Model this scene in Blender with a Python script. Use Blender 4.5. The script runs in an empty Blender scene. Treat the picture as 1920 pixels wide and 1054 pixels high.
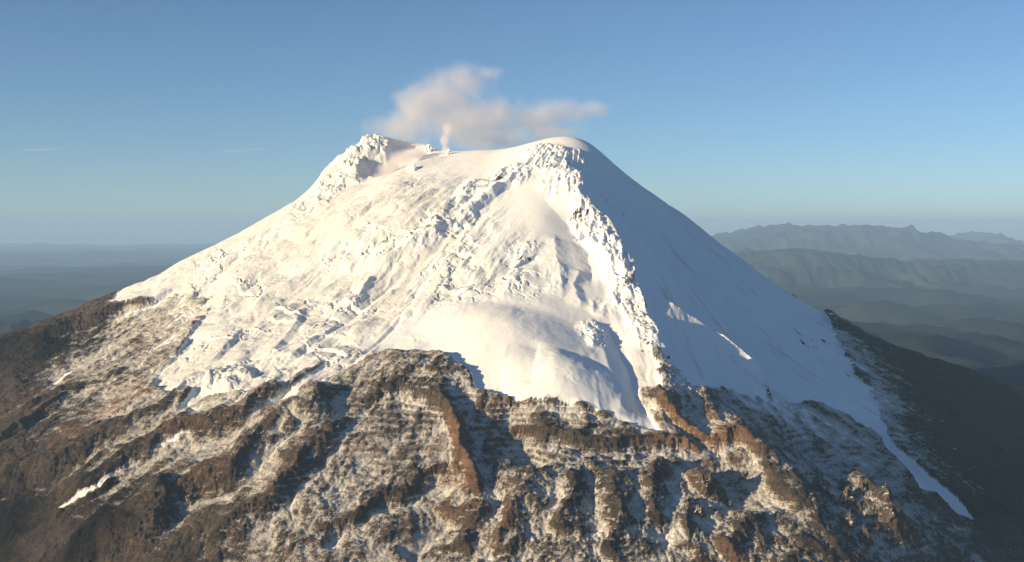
import bpy, bmesh, math, time
import numpy as np
from mathutils import Vector, Matrix, noise as mnoise
T0 = time.time()
R = math.radians
sc = bpy.context.scene
COL = sc.collection
F32 = np.float32

# ------------------------------------------------------------------ camera
FOC, CX, CY, EYE = 2100.0, 960.0, 527.0, 430.0        # focal length in photo pixels, centre, row of eye level
PITCH = math.atan((CY - EYE) / FOC)                    # camera looks slightly down
cam_d = bpy.data.cameras.new('camera')
cam = bpy.data.objects.new('camera', cam_d)
COL.objects.link(cam)
cam_d.sensor_width = 36.0
cam_d.lens = 36.0 * FOC / 1920.0
cam_d.clip_start = 10.0
cam_d.clip_end = 400000.0
cam.location = (0, 0, 0)
cam.rotation_euler = (math.pi / 2 - PITCH, 0, 0)
sc.camera = cam

# ------------------------------------------------------------------ sky and sun
SUN_AZ, SUN_EL = R(29), R(9.8)                          # azimuth: measured from -X towards the camera (-Y)
sd = Vector((-math.cos(SUN_AZ) * math.cos(SUN_EL), -math.sin(SUN_AZ) * math.cos(SUN_EL), math.sin(SUN_EL)))
w = bpy.data.worlds.new('World')
sc.world = w
w.use_nodes = True
wn = w.node_tree
wn.nodes.clear()
sky = wn.nodes.new('ShaderNodeTexSky')
sky.sky_type = 'NISHITA'
sky.sun_disc = False
sky.sun_elevation = SUN_EL
sky.sun_rotation = math.atan2(sd.x, sd.y)
sky.altitude = 4500
sky.air_density = 1.2
sky.dust_density = 2.0
sky.ozone_density = 2.9
bg = wn.nodes.new('ShaderNodeBackground')
bg.inputs['Strength'].default_value = 0.070
wo = wn.nodes.new('ShaderNodeOutputWorld')
wn.links.new(sky.outputs[0], bg.inputs[0])
wn.links.new(bg.outputs[0], wo.inputs[0])
sl = bpy.data.lights.new('sun', 'SUN')
sl.energy = 5.0
sl.angle = R(0.5)
sl.color = (1.0, 0.78, 0.46)
so = bpy.data.objects.new('sun', sl)
COL.objects.link(so)
so.rotation_euler = sd.to_track_quat('Z', 'Y').to_euler()
sc.view_settings.view_transform = 'Standard'
sc.view_settings.look = 'None'
sc.view_settings.exposure = 0.90
sc.view_settings.gamma = 1.0
sc.view_settings.use_curve_mapping = False
sc.cycles.volume_bounces = 2
sc.cycles.max_bounces = 4
sc.cycles.diffuse_bounces = 2
sc.cycles.use_denoising = True

# ------------------------------------------------------------------ helpers: noise
def _grad_table(seed):
    a = np.random.RandomState(seed).rand(256).astype(F32) * 2 * np.pi
    p = np.random.RandomState(seed + 999).permutation(256)
    return np.cos(a), np.sin(a), p

_tabs = {}
def perlin(x, y, seed=0):
    if seed not in _tabs:
        _tabs[seed] = _grad_table(seed)
    gx, gy, p = _tabs[seed]
    x = np.asarray(x, F32); y = np.asarray(y, F32)
    xi = np.floor(x); yi = np.floor(y)
    fx = x - xi; fy = y - yi
    xi = xi.astype(np.int32) & 255; yi = yi.astype(np.int32) & 255
    x1 = (xi + 1) & 255; y1 = (yi + 1) & 255
    u = fx * fx * fx * (fx * (fx * 6 - 15) + 10)
    v = fy * fy * fy * (fy * (fy * 6 - 15) + 10)
    a = p[xi]; b = p[x1]
    h00 = p[(a + yi) & 255]; h10 = p[(b + yi) & 255]; h01 = p[(a + y1) & 255]; h11 = p[(b + y1) & 255]
    n00 = gx[h00] * fx + gy[h00] * fy
    n10 = gx[h10] * (fx - 1) + gy[h10] * fy
    n01 = gx[h01] * fx + gy[h01] * (fy - 1)
    n11 = gx[h11] * (fx - 1) + gy[h11] * (fy - 1)
    nx0 = n00 + u * (n10 - n00); nx1 = n01 + u * (n11 - n01)
    return (nx0 + v * (nx1 - nx0)) * 1.5

def fbm(x, y, wl, octs, seed, gain=0.5, ridged=False):
    s = 0; amp = 1.0; tot = 0; f = 1.0 / wl
    for i in range(octs):
        n = perlin(x * f + 17.3 * i, y * f - 9.1 * i, seed + i)
        if ridged:
            n = 1 - 2 * np.abs(n)
        s = s + amp * n; tot += amp
        amp *= gain; f *= 2.03
    return s / tot

def cells(x, y, seed):
    """distance to the nearest and second nearest jittered point, and a random value of the nearest"""
    rs = np.random.RandomState(seed)
    jx = rs.rand(64, 64).astype(F32); jy = rs.rand(64, 64).astype(F32); jv = rs.rand(64, 64).astype(F32)
    xi = np.floor(x).astype(np.int32); yi = np.floor(y).astype(np.int32)
    d1 = np.full(x.shape, 9, F32); d2 = d1.copy(); v = np.zeros(x.shape, F32)
    for dx in (-1, 0, 1):
        for dy in (-1, 0, 1):
            cx = xi + dx; cy = yi + dy
            a = cx & 63; b = cy & 63
            d = np.hypot(cx + jx[a, b] - x, cy + jy[a, b] - y)
            m = d < d1
            d2 = np.where(m, d1, np.minimum(d2, d))
            v = np.where(m, jv[a, b], v)
            d1 = np.where(m, d, d1)
    return d1, d2, v

def blur(A, n):
    for _ in range(2):
        for ax in (0, 1):
            c = np.cumsum(np.pad(A, [(n + 1, n) if k == ax else (0, 0) for k in (0, 1)], mode='edge'), axis=ax, dtype=np.float64)
            A = ((np.take(c, range(2 * n + 1, c.shape[ax]), ax) - np.take(c, range(0, c.shape[ax] - 2 * n - 1), ax)) / (2 * n + 1)).astype(F32)
    return A

def sst(a, b, x):
    t = np.clip((x - a) / (b - a), 0, 1)
    return t * t * (3 - 2 * t)

# ------------------------------------------------------------------ helpers: picture <-> place
cp, sp_ = math.cos(PITCH), math.sin(PITCH)
def ray(px, py):
    """direction with unit depth along +Y through a point of the photograph"""
    u = (px - CX) / FOC; v = (CY - py) / FOC
    d = np.array([u, cp + v * sp_, -sp_ + v * cp])
    return d / d[1]

def pt(px, py, Y):
    return ray(px, py) * Y

# ------------------------------------------------------------------ the mountain: large shape
SIL = [(-300, 775, 5250), (-140, 702, 5350), (0, 640, 5450), (75, 618, 5500), (150, 588, 5600), (240, 545, 5720), (340, 494, 5840), (440, 443, 5950), (520, 398, 6050),
       (570, 368, 6120), (600, 338, 6160), (640, 300, 6210), (680, 277, 6240), (708, 264, 6270), (735, 268, 6330), (790, 276, 6400), (840, 286, 6300), (900, 282, 6120), (960, 278, 6060), (1000, 268, 6020),
       (1040, 261, 6000), (1075, 262, 5990), (1105, 274, 5990), (1130, 294, 6000), (1148, 312, 6000), (1200, 348, 6070), (1240, 376, 6110), (1290, 412, 6150),
       (1340, 452, 6170), (1440, 528, 6170), (1550, 594, 6120), (1660, 650, 6030), (1750, 685, 5920), (1830, 708, 5800), (1920, 742, 5680), (2060, 800, 5500), (2250, 890, 5300)]
FRONT = [(860, 318, 5860), (790, 326, 5850), (930, 322, 5800), (850, 298, 6000), (930, 292, 5990),
         (748, 300, 6200), (700, 346, 5900), (765, 312, 5960), (720, 330, 6050), (640, 345, 6020), (680, 310, 6150),
         (1020, 322, 5730), (1088, 322, 5800), (1082, 350, 5650), (960, 350, 5640),
         (650, 400, 5620), (560, 430, 5680), (750, 400, 5500), (850, 390, 5500), (950, 400, 5430), (1020, 410, 5350), (1080, 400, 5450),
         (450, 480, 5620), (600, 510, 5290), (750, 510, 5130), (900, 490, 5040), (1000, 470, 5080), (1100, 440, 5300), (1090, 520, 4900), (1140, 430, 5330), (1165, 480, 5120), (1182, 520, 4980),
         (320, 560, 5480), (380, 600, 5120), (500, 620, 4860), (650, 620, 4700), (800, 620, 4550), (950, 620, 4450), (1100, 620, 4530), (1200, 590, 4720), (1225, 650, 4520),
         (160, 640, 5350), (220, 700, 4900), (350, 730, 4450), (500, 740, 4270), (700, 740, 4170), (900, 730, 4150), (1050, 740, 4100), (1150, 760, 4080), (1265, 700, 4380), (1300, 745, 4240),
         (0, 730, 5000), (100, 820, 4430), (300, 860, 4050), (500, 860, 3920), (700, 860, 3870), (900, 860, 3870), (1100, 860, 3850), (1270, 860, 3900), (1390, 860, 3930),
         (0, 950, 4030), (200, 1000, 3720), (450, 1000, 3600), (700, 1000, 3560), (960, 1000, 3560), (1200, 1000, 3560), (1330, 1000, 3600), (1500, 950, 3720),
         (-250, 1000, 4000), (-200, 1250, 3600), (0, 1200, 3500), (350, 1250, 3220), (700, 1250, 3160), (1200, 1250, 3160), (1700, 1250, 3250), (2000, 1250, 3500), (2200, 1100, 4200),
         (1130, 345, 5850), (1150, 400, 5680), (1200, 450, 5560), (1270, 480, 5700), (1260, 560, 5120), (1370, 560, 5580), (1320, 650, 4830), (1420, 650, 5220), (1520, 650, 5600),
         (1400, 745, 4560), (1500, 745, 4820), (1600, 740, 5160), (1700, 740, 5450), (1820, 760, 5480), (1500, 850, 4180), (1640, 850, 4500), (1800, 850, 4900), (1930, 850, 5130),
         (1620, 950, 3930), (1760, 950, 4180), (1900, 950, 4450), (1680, 1040, 3720), (1880, 1040, 4050), (2050, 950, 4700)]
P = [pt(*q) for q in SIL + FRONT]
for q in SIL:
    a = pt(*q)
    P.append(a + np.array([0.03 * a[0], 450, -190])); P.append(a + np.array([0.12 * a[0], 1250, -760]))
P = np.array(P)
S0 = 1000.0
pc = P[:, :2] / S0
def tps_fit(c, v, lam=2e-4):
    n = len(c)
    d = np.hypot(c[:, None, 0] - c[None, :, 0], c[:, None, 1] - c[None, :, 1])
    K = np.where(d > 0, d * d * np.log(d + 1e-12), 0) + lam * np.eye(n)
    Q = np.hstack([np.ones((n, 1)), c])
    A = np.zeros((n + 3, n + 3)); A[:n, :n] = K; A[:n, n:] = Q; A[n:, :n] = Q.T
    return np.linalg.solve(A, np.concatenate([v, np.zeros(3)]))
def tps_eval(c, wv, x, y):
    x = x / S0; y = y / S0
    z = (wv[-3] + wv[-2] * x + wv[-1] * y).astype(np.float64)
    for i in range(len(c)):
        r2 = (x - c[i, 0]) ** 2 + (y - c[i, 1]) ** 2 + 1e-12
        z += wv[i] * 0.5 * r2 * np.log(r2)
    return z
W_ = tps_fit(pc, P[:, 2])

X0, X1, Y0, Y1, DS = -2760.0, 2800.0, 2950.0, 6850.0, 4.2
gx = np.arange(X0, X1, DS, dtype=F32); gy = np.arange(Y0, Y1, DS, dtype=F32)
NX, NY = len(gx), len(gy)
# evaluate coarse, then refine with cubic interpolation
def upsample(cx, cy, Z, fx, fy):
    def mat(c, f):
        n = len(c); t = (f - c[0]) / (c[1] - c[0]); i = np.clip(np.floor(t).astype(int), 1, n - 3); u = t - i
        wts = np.stack([-.5 * u + u * u - .5 * u ** 3, 1 - 2.5 * u * u + 1.5 * u ** 3, .5 * u + 2 * u * u - 1.5 * u ** 3, -.5 * u * u + .5 * u ** 3], 1)
        return i, wts
    i, wx = mat(cx, fx); j, wy = mat(cy, fy)
    A = sum(Z[:, i + k - 1] * wx[:, k][None, :] for k in range(4))
    return sum(A[j + k - 1, :] * wy[:, k][:, None] for k in range(4))
ccx = np.arange(X0 - 60, X1 + 90, 25.0); ccy = np.arange(Y0 - 60, Y1 + 90, 25.0)
CXg, CYg = np.meshgrid(ccx, ccy)
ZM = tps_eval(pc, W_, CXg, CYg)
Z = upsample(ccx, ccy, ZM, gx.astype(float), gy.astype(float)).astype(F32)
GX, GY = np.meshgrid(gx, gy)

def sample(A, x, y):
    tx = np.clip((x - X0) / DS, 0, NX - 1.001); ty = np.clip((y - Y0) / DS, 0, NY - 1.001)
    i = tx.astype(int); j = ty.astype(int); u = tx - i; v = ty - j
    return (A[j, i] * (1 - u) + A[j, i + 1] * u) * (1 - v) + (A[j + 1, i] * (1 - u) + A[j + 1, i + 1] * u) * v
_ys = np.arange(Y0 + 5, Y1 - 20, 3.0)
def at(px, py, H=None):
    """where the sight line through a point of the photograph meets the ground"""
    H = Z if H is None else H
    d = ray(px, py)
    x = d[0] * _ys; zr = d[2] * _ys
    ok = (x > X0 + 5) & (x < X1 - 10)
    e = np.where(ok, sample(H, x, _ys) - zr, -1e9)
    k = np.argmax(e > 0) if (e > 0).any() else int(np.argmax(e / _ys))
    return np.array([x[k], _ys[k]])

# ------------------------------------------------------------------ the mountain: ridges, gullies, cliffs
def segdist(x, y, pts):
    """distance to a polyline, signed side, parameter along it (0..1)"""
    L = np.hypot(*np.diff(pts, axis=0).T); cum = np.concatenate([[0], np.cumsum(L)]); tot = cum[-1]
    best = np.full(x.shape, 1e9, F32); side = np.zeros(x.shape, F32); par = np.zeros(x.shape, F32)
    for k in range(len(pts) - 1):
        a, b = pts[k], pts[k + 1]
        dx, dy = b - a; l2 = dx * dx + dy * dy + 1e-9
        t = np.clip(((x - a[0]) * dx + (y - a[1]) * dy) / l2, 0, 1)
        qx = x - a[0] - t * dx; qy = y - a[1] - t * dy
        d = np.hypot(qx, qy)
        m = d < best
        best = np.where(m, d, best); side = np.where(m, np.sign(dx * qy - dy * qx), side)
        par = np.where(m, (cum[k] + t * L[k]) / tot, par)
    return best, side, par

WXn = (fbm(GX, GY, 230, 5, 301, .55) * 44).astype(F32); WYn = (fbm(GX, GY, 230, 5, 331, .55) * 44).astype(F32)
def smooth_line(pts):
    p = np.array(pts, float)
    for _ in range(2):
        q = [p[0]]
        for a, b in zip(p[:-1], p[1:]):
            q += [a * .75 + b * .25, a * .25 + b * .75]
        q.append(p[-1]); p = np.array(q)
    return p
Zbase = Z.copy()
def box(pts, m):
    i0 = max(0, int((pts[:, 0].min() - m - X0) / DS)); i1 = min(NX, int((pts[:, 0].max() + m - X0) / DS) + 2)
    j0 = max(0, int((pts[:, 1].min() - m - Y0) / DS)); j1 = min(NY, int((pts[:, 1].max() + m - Y0) / DS) + 2)
    return slice(j0, j1), slice(i0, i1)
def feature(px_pts, h, wl, wr, prof=1.3, taper=0.18, warp=1.0, world=False):
    """a ridge (h > 0) or gully (h < 0); wl / wr: width in metres to the two sides, as seen walking along the points"""
    pts = np.array(px_pts, float) if world else smooth_line([at(a, b, Zbase) for a, b in px_pts])
    s = box(pts, max(wl, wr) + 60)
    x = GX[s] + warp * WXn[s]; y = GY[s] + warp * WYn[s]
    d, sd_, t = segdist(x, y, pts)
    wd = np.where(sd_ > 0, wl, wr)
    q = np.clip(1 - d / wd, 0, 1)
    hh = np.interp(t, np.linspace(0, 1, len(h)), h) if isinstance(h, (list, tuple)) else h
    tp = sst(0, taper, t) * sst(0, taper, 1 - t) if taper > 0 else 1
    Z[s] += (hh * q ** prof * tp).astype(F32)
def scarp(px_pts, h, face, reach, warp=1.0, taper=0.15):
    """a cliff line: ground on the line's left rises by h within `face` metres and sinks back over `reach`"""
    pts = smooth_line([at(a, b, Zbase) for a, b in px_pts])
    s = box(pts, reach + 60)
    x = GX[s] + warp * WXn[s]; y = GY[s] + warp * WYn[s]
    d, sd_, t = segdist(x, y, pts)
    dd = d * sd_
    st = sst(-face / 2, face / 2, dd) * np.clip(1 - d / reach, 0, 1) ** 1.2 - 0.35 * sst(face / 2, -face / 2, dd) * np.clip(1 - d / (reach * .7), 0, 1) ** 1.2
    tp = sst(0, taper, t) * sst(0, taper, 1 - t)
    Z[s] += (h * st * tp).astype(F32)
def mound(px, py, h, rx, ry=None, ang=0, prof=2.0, warp=1.0):
    c = at(px, py, Zbase); ry = ry or rx
    s = box(np.array([c]), max(rx, ry) * 1.1 + 60)
    x = GX[s] + warp * WXn[s] - c[0]; y = GY[s] + warp * WYn[s] - c[1]
    ca, sa = math.cos(R(ang)), math.sin(R(ang))
    u = (x * ca + y * sa) / rx; v = (-x * sa + y * ca) / ry
    Z[s] += (h * np.clip(1 - u * u - v * v, 0, 1) ** prof).astype(F32)


# right-hand arete between the lit and the shaded face
feature([(1096, 322), (1086, 350), (1080, 385), (1112, 410), (1145, 440), (1167, 480), (1184, 520), (1198, 560), (1208, 600), (1230, 650), (1268, 700), (1300, 745), (1350, 800), (1400, 850), (1470, 905), (1530, 980)], [62, 62, 62, 52, 30, 26, 28], 300, 160, 1.3, .06, .6)
# left flank: ridges and gullies running down to the left
scarp([(60, 650), (120, 632), (200, 605), (270, 582), (335, 548)], 42, 24, 160)
feature([(587, 705), (501, 757), (442, 798), (363, 833), (294, 859), (242, 890), (180, 925), (121, 966), (60, 1000)], [44, 62, 70, 64], 75, 200, 1.2, warp=1.8)
feature([(425, 705), (340, 765), (250, 820), (160, 868), (60, 910), (-60, 945)], [40, 62, 62], 75, 210, 1.2, warp=1.8)
feature([(650, 740), (553, 805), (500, 852), (415, 912), (300, 962), (200, 1010)], [60, 70, 66], 75, 190, 1.1, warp=1.8)
feature([(650, 785), (590, 865), (520, 940), (430, 1015), (380, 1065)], 56, 65, 150, 1.2, warp=1.8)
feature([(170, 735), (90, 780), (20, 830), (-60, 870)], 36, 50, 130, 1.2, warp=1.8)
feature([(250, 705), (120, 755), (30, 800)], 28, 40, 100, 1.2, warp=1.8)
feature([(330, 800), (230, 880), (120, 950), (20, 1010)], -30, 80, 80, 1.3)
feature([(330, 1000), (220, 1040), (100, 1080)], 80, 75, 170, 1.2)
# knob above the cirque, cirque head wall and its right-hand limb
mound(770, 710, 40, 210, 120, 0, 1.4)
scarp([(905, 960), (880, 900), (850, 840), (815, 775), (780, 747), (725, 745), (680, 760), (640, 790)], -30, 34, 150, 1.5)
feature([(800, 735), (835, 790), (862, 850), (885, 905), (905, 960)], [30, 56, 60, 50], 60, 150, 1.2, warp=1.4)
scarp([(840, 880), (790, 925), (735, 950), (660, 990), (590, 1030)], -40, 40, 200, 1.5)
feature([(760, 1060), (800, 1010), (850, 985)], -40, 120, 120, 1.4)
# cliff under the hanging snow lobe, bench below it
scarp([(1330, 850), (1270, 852), (1200, 838), (1120, 838), (1040, 835), (985, 815), (935, 780)], -34, 28, 170, 1.5)
scarp([(1190, 800), (1100, 772), (1000, 755), (925, 752)], -24, 25, 120)
feature([(925, 765), (955, 820), (985, 870), (1010, 910)], -60, 130, 90, 1.3)
# snow lobe
mound(838, 438, -26, 55, 34, 30, 1.2, .6)
mound(960, 640, 26, 330, 260, 0, 1.6, .5)
mound(1050, 712, 44, 230, 170, 0, 1.5, .5)
mound(880, 600, 20, 230, 150, 0, 1.6, .5)
feature([(1010, 650), (1000, 700), (990, 740)], -12, 90, 90, 1.5, warp=0.2)
feature([(1135, 600), (1165, 660), (1185, 700), (1195, 750), (1218, 800)], [-20, -40, -40], 110, 80, 1.4, warp=.5)
# ribs of ice above the lobe
feature([(1050, 440), (1040, 480), (1045, 520), (1060, 560)], 16, 80, 80, 1.5, warp=1.0)
feature([(1098, 440), (1100, 490), (1105, 540)], -14, 60, 60, 1.5, warp=1.0)
feature([(1075, 500), (1080, 540), (1090, 580)], 12, 40, 50, 1.4, warp=1.0)
scarp([(1010, 485), (985, 493), (960, 505)], -13, 14, 60, 1.0)
# steps and grooves of the left glacier
feature([(930, 385), (870, 430), (820, 470), (760, 510), (690, 570), (600, 645)], -20, 60, 45, 1.3, warp=.6)
feature([(757, 597), (715, 640), (655, 692)], -11, 16, 16, 1.0, .1, .3)
feature([(660, 620), (600, 655), (555, 700)], 12, 34, 90, 1.2, .2, .4)
feature([(476, 590), (462, 615), (420, 660), (385, 697)], 11, 34, 90, 1.2, .2, .3)
feature([(570, 590), (546, 626), (500, 680)], 16, 34, 90, 1.2, .2, .3)
feature([(636, 606), (566, 664), (520, 700)], 14, 34, 90, 1.2, .2, .3)
feature([(700, 525), (680, 560), (650, 590)], 26, 28, 90, 1.2, .2, .4)
feature([(850, 425), (800, 455), (740, 490), (690, 525)], 26, 34, 100, 1.2, .2, .5)
feature([(960, 340), (900, 385), (860, 420)], 28, 34, 80, 1.2, .2, .6)
feature([(700, 400), (600, 450), (480, 520), (400, 570)], 16, 50, 150, 1.2, .2, .8)
# brown cliffs facing left below the arete, bowl beside them
scarp([(1205, 735), (1235, 770), (1280, 815), (1330, 840), (1390, 845), (1420, 880), (1450, 920), (1480, 965), (1490, 1000)], 40, 30, 110, 1.5)
mound(1400, 925, -50, 190, 150, 0, 1.5)
mound(1325, 922, 60, 70, 60, 0, 1.2)
# valley and levee on the shaded right side
feature([(1545, 765), (1610, 805), (1650, 840), (1690, 885), (1720, 930), (1775, 980), (1830, 1030)], 44, 40, 150, 1.1, warp=.6)
feature([(1560, 745), (1640, 800), (1680, 860), (1720, 905), (1780, 955), (1830, 990)], -34, 80, 80, 1.5, warp=.6)
feature([(1450, 800), (1520, 860), (1580, 930)], -50, 160, 160, 1.4)
feature([(1590, 930), (1640, 980), (1700, 1050)], 100, 170, 120, 1.2)
feature([(1212, 562), (1255, 612), (1310, 652), (1360, 692), (1410, 732), (1455, 765)], [34, 62, 102, 130, 128, 88], 46, 150, 1.1, .12, .2)
feature([(1700, 700), (1780, 780), (1880, 860), (1980, 950)], 22, 120, 120, 1.3)
# spurs and crags at the bottom
for line, hh, wa in [([(1000, 905), (985, 950), (940, 1010), (920, 1060)], 70, 80), ([(1070, 910), (1075, 960), (1040, 1030)], 72, 75), ([(1150, 905), (1145, 960), (1160, 1010), (1130, 1070)], 80, 80),
                     ([(1240, 890), (1215, 950), (1230, 1010)], 72, 80), ([(1300, 960), (1290, 1010), (1270, 1060)], 60, 75), ([(1420, 1000), (1390, 1030), (1350, 1070)], 80, 90), ([(900, 960), (880, 1010), (850, 1060)], 60, 80)]:
    feature(line, hh * .6, wa, wa * .8, 1.2, .12, 1.3)
# crater and summit
feature([(706, 268), (692, 288), (676, 320), (664, 350)], [8, 34, 34, 20], 55, 120, 1.1, .1, .4)
mound(740, 316, -64, 150, 90, 0, 1.3, .5)
mound(728, 326, -34, 90, 60, 0, 1.4, .5)
feature([(712, 262), (745, 267), (790, 274), (830, 283)], 12, 70, 70, 1.2, .1, .6)

print('features', time.time() - T0)

# ------------------------------------------------------------------ zones (drawn on the ground)
def inside_poly(x, y, poly):
    c = np.zeros(x.shape, bool); n = len(poly)
    for k in range(n):
        xa, ya = poly[k]; xb, yb = poly[(k + 1) % n]
        m = ((ya > y) != (yb > y)) & (x < (xb - xa) * (y - ya) / (yb - ya + 1e-12) + xa)
        c ^= m
    return c
SUB = 3
sx, sy = GX[::SUB, ::SUB], GY[::SUB, ::SUB]
Zzone = Z.copy()
def zone(px_poly, world=False):
    """signed distance in metres (positive inside) on the coarse grid"""
    pts = np.array([at(q[0], q[1], Zzone) + np.array([0, q[2] if len(q) > 2 else 0]) for q in px_poly])
    d, _, _ = segdist(sx, sy, np.vstack([pts, pts[:1]]))
    return np.where(inside_poly(sx, sy, pts), d, -d).astype(F32)
def lift(A, warp=0.0, fine=0.0):
    """coarse field -> full grid, looked up at gently shifted places so that edges wander"""
    x = GX + warp * WXn + fine * FX; y = GY + warp * WYn + fine * FY
    tx = np.clip((x - X0) / (DS * SUB), 0, A.shape[1] - 1.001); ty = np.clip((y - Y0) / (DS * SUB), 0, A.shape[0] - 1.001)
    i = tx.astype(np.int32); j = ty.astype(np.int32); u = tx - i; v = ty - j
    return (A[j, i] * (1 - u) + A[j, i + 1] * u) * (1 - v) + (A[j + 1, i] * (1 - u) + A[j + 1, i + 1] * u) * v
FX = fbm(GX, GY, 60, 3, 401).astype(F32); FY = fbm(GX, GY, 60, 3, 431).astype(F32)

SNOW = [(215, 557, 120), (330, 500, 260), (440, 447, 260), (560, 380, 260), (640, 305, 260), (708, 266, 260), (790, 282, 260), (900, 288, 400), (1040, 266, 300), (1105, 278, 260), (1148, 316, 260), (1240, 380, 260), (1340, 456, 260), (1440, 532, 260), (1555, 600, 200),
        (1575, 650), (1600, 695), (1640, 740), (1650, 790), (1690, 850), (1740, 900), (1795, 945), (1830, 988), (1790, 975), (1725, 930), (1690, 880), (1650, 830), (1600, 795), (1550, 768), (1420, 762), (1360, 742),
        (1300, 735), (1272, 705), (1240, 672), (1232, 664), (1230, 680), (1238, 715), (1246, 740), (1200, 738), (1192, 750), (1222, 790), (1242, 826), (1185, 803), (1140, 778), (1080, 764), (1000, 750), (930, 752),
        (890, 745), (880, 708), (850, 684), (790, 664), (720, 664), (655, 698), (600, 730), (540, 765), (490, 778), (560, 730), (620, 685), (590, 695), (520, 728), (470, 745), (400, 752), (345, 785), (338, 775), (400, 715), (365, 742), (330, 748),
        (285, 735), (320, 690), (352, 640), (390, 590), (360, 560), (300, 575), (240, 580), (200, 580)]
DUST = [(120, 700), (190, 655), (235, 560), (700, 300), (1560, 590), (1605, 650), (1650, 720), (1700, 820), (1745, 920), (1790, 1050), (1000, 1250), (560, 1150), (430, 1010), (330, 920), (240, 860), (150, 800)]
STREAKS = [([(88, 985), (121, 964), (150, 944), (182, 922), (215, 902), (244, 888)], 8), ([(288, 860), (310, 850), (340, 838), (364, 831)], 7), ([(99, 728), (116, 720), (133, 711)], 14), ([(500, 770), (545, 745), (590, 715), (625, 690)], 18)]
def band(px_line, wid):
    d, _, t = segdist(sx, sy, np.array([at(a, b, Zzone) for a, b in px_line]))
    return (wid * (.45 + .55 * np.sin(np.pi * np.clip(t, .02, .98))) - d).astype(F32)
gsd = zone(SNOW)
for q in STREAKS:
    gsd = np.maximum(gsd, band(*q))
dsd = zone(DUST)

AXX, AXY = 420.0, 6300.0
rr = np.hypot(GX - AXX, GY - AXY); th = np.arctan2(GX - AXX, AXY - GY)
U = th * 1700.0; V = rr
def blobfield(items):
    A = np.zeros(sx.shape, F32)
    for a, b, r1, r2, ang, s in items:
        c = at(a, b, Zzone); ca, sa = math.cos(R(ang)), math.sin(R(ang))
        x = sx - c[0]; y = sy - c[1]
        u = (x * ca + y * sa) / r1; v = (-x * sa + y * ca) / r2
        A = np.maximum(A, s * np.clip(1.25 - np.sqrt(u * u + v * v), 0, .5) * 2)
    return A
FEATH = [(330, 600, 380, 420, 0, .75), (230, 690, 400, 400, 0, .3), (1590, 700, 320, 400, 0, .6), (1700, 850, 300, 300, 0, .25), (1450, 780, 350, 160, 0, .9), (1250, 670, 120, 220, 0, .7), (430, 760, 200, 120, 0, .4)]
feath = lift(blobfield(FEATH), .6)
G = lift(gsd, .5, 10)              # > 0: glacier and closed snow
G = G + feath * (75 * fbm(U + .5 * WXn, V * .16, 60, 4, 151, .6) + 40 * fbm(GX, GY, 45, 3, 153) - 10)
D_ = lift(dsd, 1.0, 30)
glac = sst(-14, 14, G)
rock = 1 - glac
# places with broken ice: px, py, radius x, radius y (m), strength
ROUGH = [(1120, 440, 60, 160, 10, 1.25), (1160, 500, 80, 180, 10, 1.2), (1180, 560, 80, 140, 10, 1.0), (1205, 620, 70, 120, 10, .9), (700, 275, 100, 70, 0, 1.3), (665, 305, 80, 100, 0, 1.35), (1085, 300, 60, 60, 0, .9), (1010, 285, 90, 50, 0, .9), (560, 400, 110, 140, 0, .8), (870, 420, 70, 60, 0, 1.0), (1030, 300, 150, 120, 0, 1.0), (960, 330, 130, 90, 0, 1.0), (1060, 340, 120, 120, 0, .8), (900, 360, 110, 110, 30, .9), (850, 400, 110, 90, 30, .8), (800, 440, 160, 80, 20, .9), (760, 470, 140, 80, 20, .7),
         (1100, 430, 70, 200, 10, 1.0), (1140, 470, 60, 180, 10, 1.0), (1090, 390, 60, 130, 0, .8), (1160, 530, 50, 130, 0, .7), (620, 340, 120, 200, 0, 1.0), (590, 380, 120, 150, 0, .9), (650, 330, 90, 120, 0, .8),
         (480, 470, 240, 140, 0, .5), (420, 500, 200, 150, 0, .5), (690, 480, 150, 120, 0, .5), (640, 560, 120, 140, 0, .5), (560, 520, 160, 120, 0, .45), (430, 720, 110, 90, 0, .9), (480, 690, 120, 90, 0, .7),
         (380, 580, 150, 150, 0, .6), (330, 720, 80, 90, 0, .5), (980, 470, 120, 60, 20, .6), (1040, 520, 60, 120, 0, .5), (1110, 630, 60, 90, 0, .9), (1130, 580, 70, 70, 0, .6), (880, 480, 120, 120, 0, .35), (720, 600, 150, 90, 0, .2)]
SOFT = [(950, 620, 420, 330, 0, 1.0), (1050, 700, 300, 250, 0, 1), (800, 620, 250, 160, 0, .9), (1080, 560, 200, 200, 0, .8), (880, 310, 250, 120, 0, .6)]
CRAG = [(1000, 960, 260, 230, 0, 1), (1200, 960, 280, 240, 0, 1), (1100, 1040, 420, 200, 0, 1), (1400, 1030, 260, 160, 0, .9), (1620, 1000, 220, 220, 0, 1), (1300, 770, 160, 90, 0, .7), (780, 710, 200, 100, 0, .9), (1400, 820, 120, 120, 0, .7), (640, 960, 300, 200, 0, .4), (120, 650, 300, 160, 0, .5)]
STRATA = [(770, 780, 220, 120, 0, 1), (1080, 860, 300, 120, 0, 1), (1560, 870, 240, 200, 0, .8), (1000, 830, 200, 120, 0, .8), (250, 700, 300, 300, 0, .45), (740, 850, 200, 120, 0, .5)]
rough = lift(blobfield(ROUGH), .6, 14)

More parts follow.
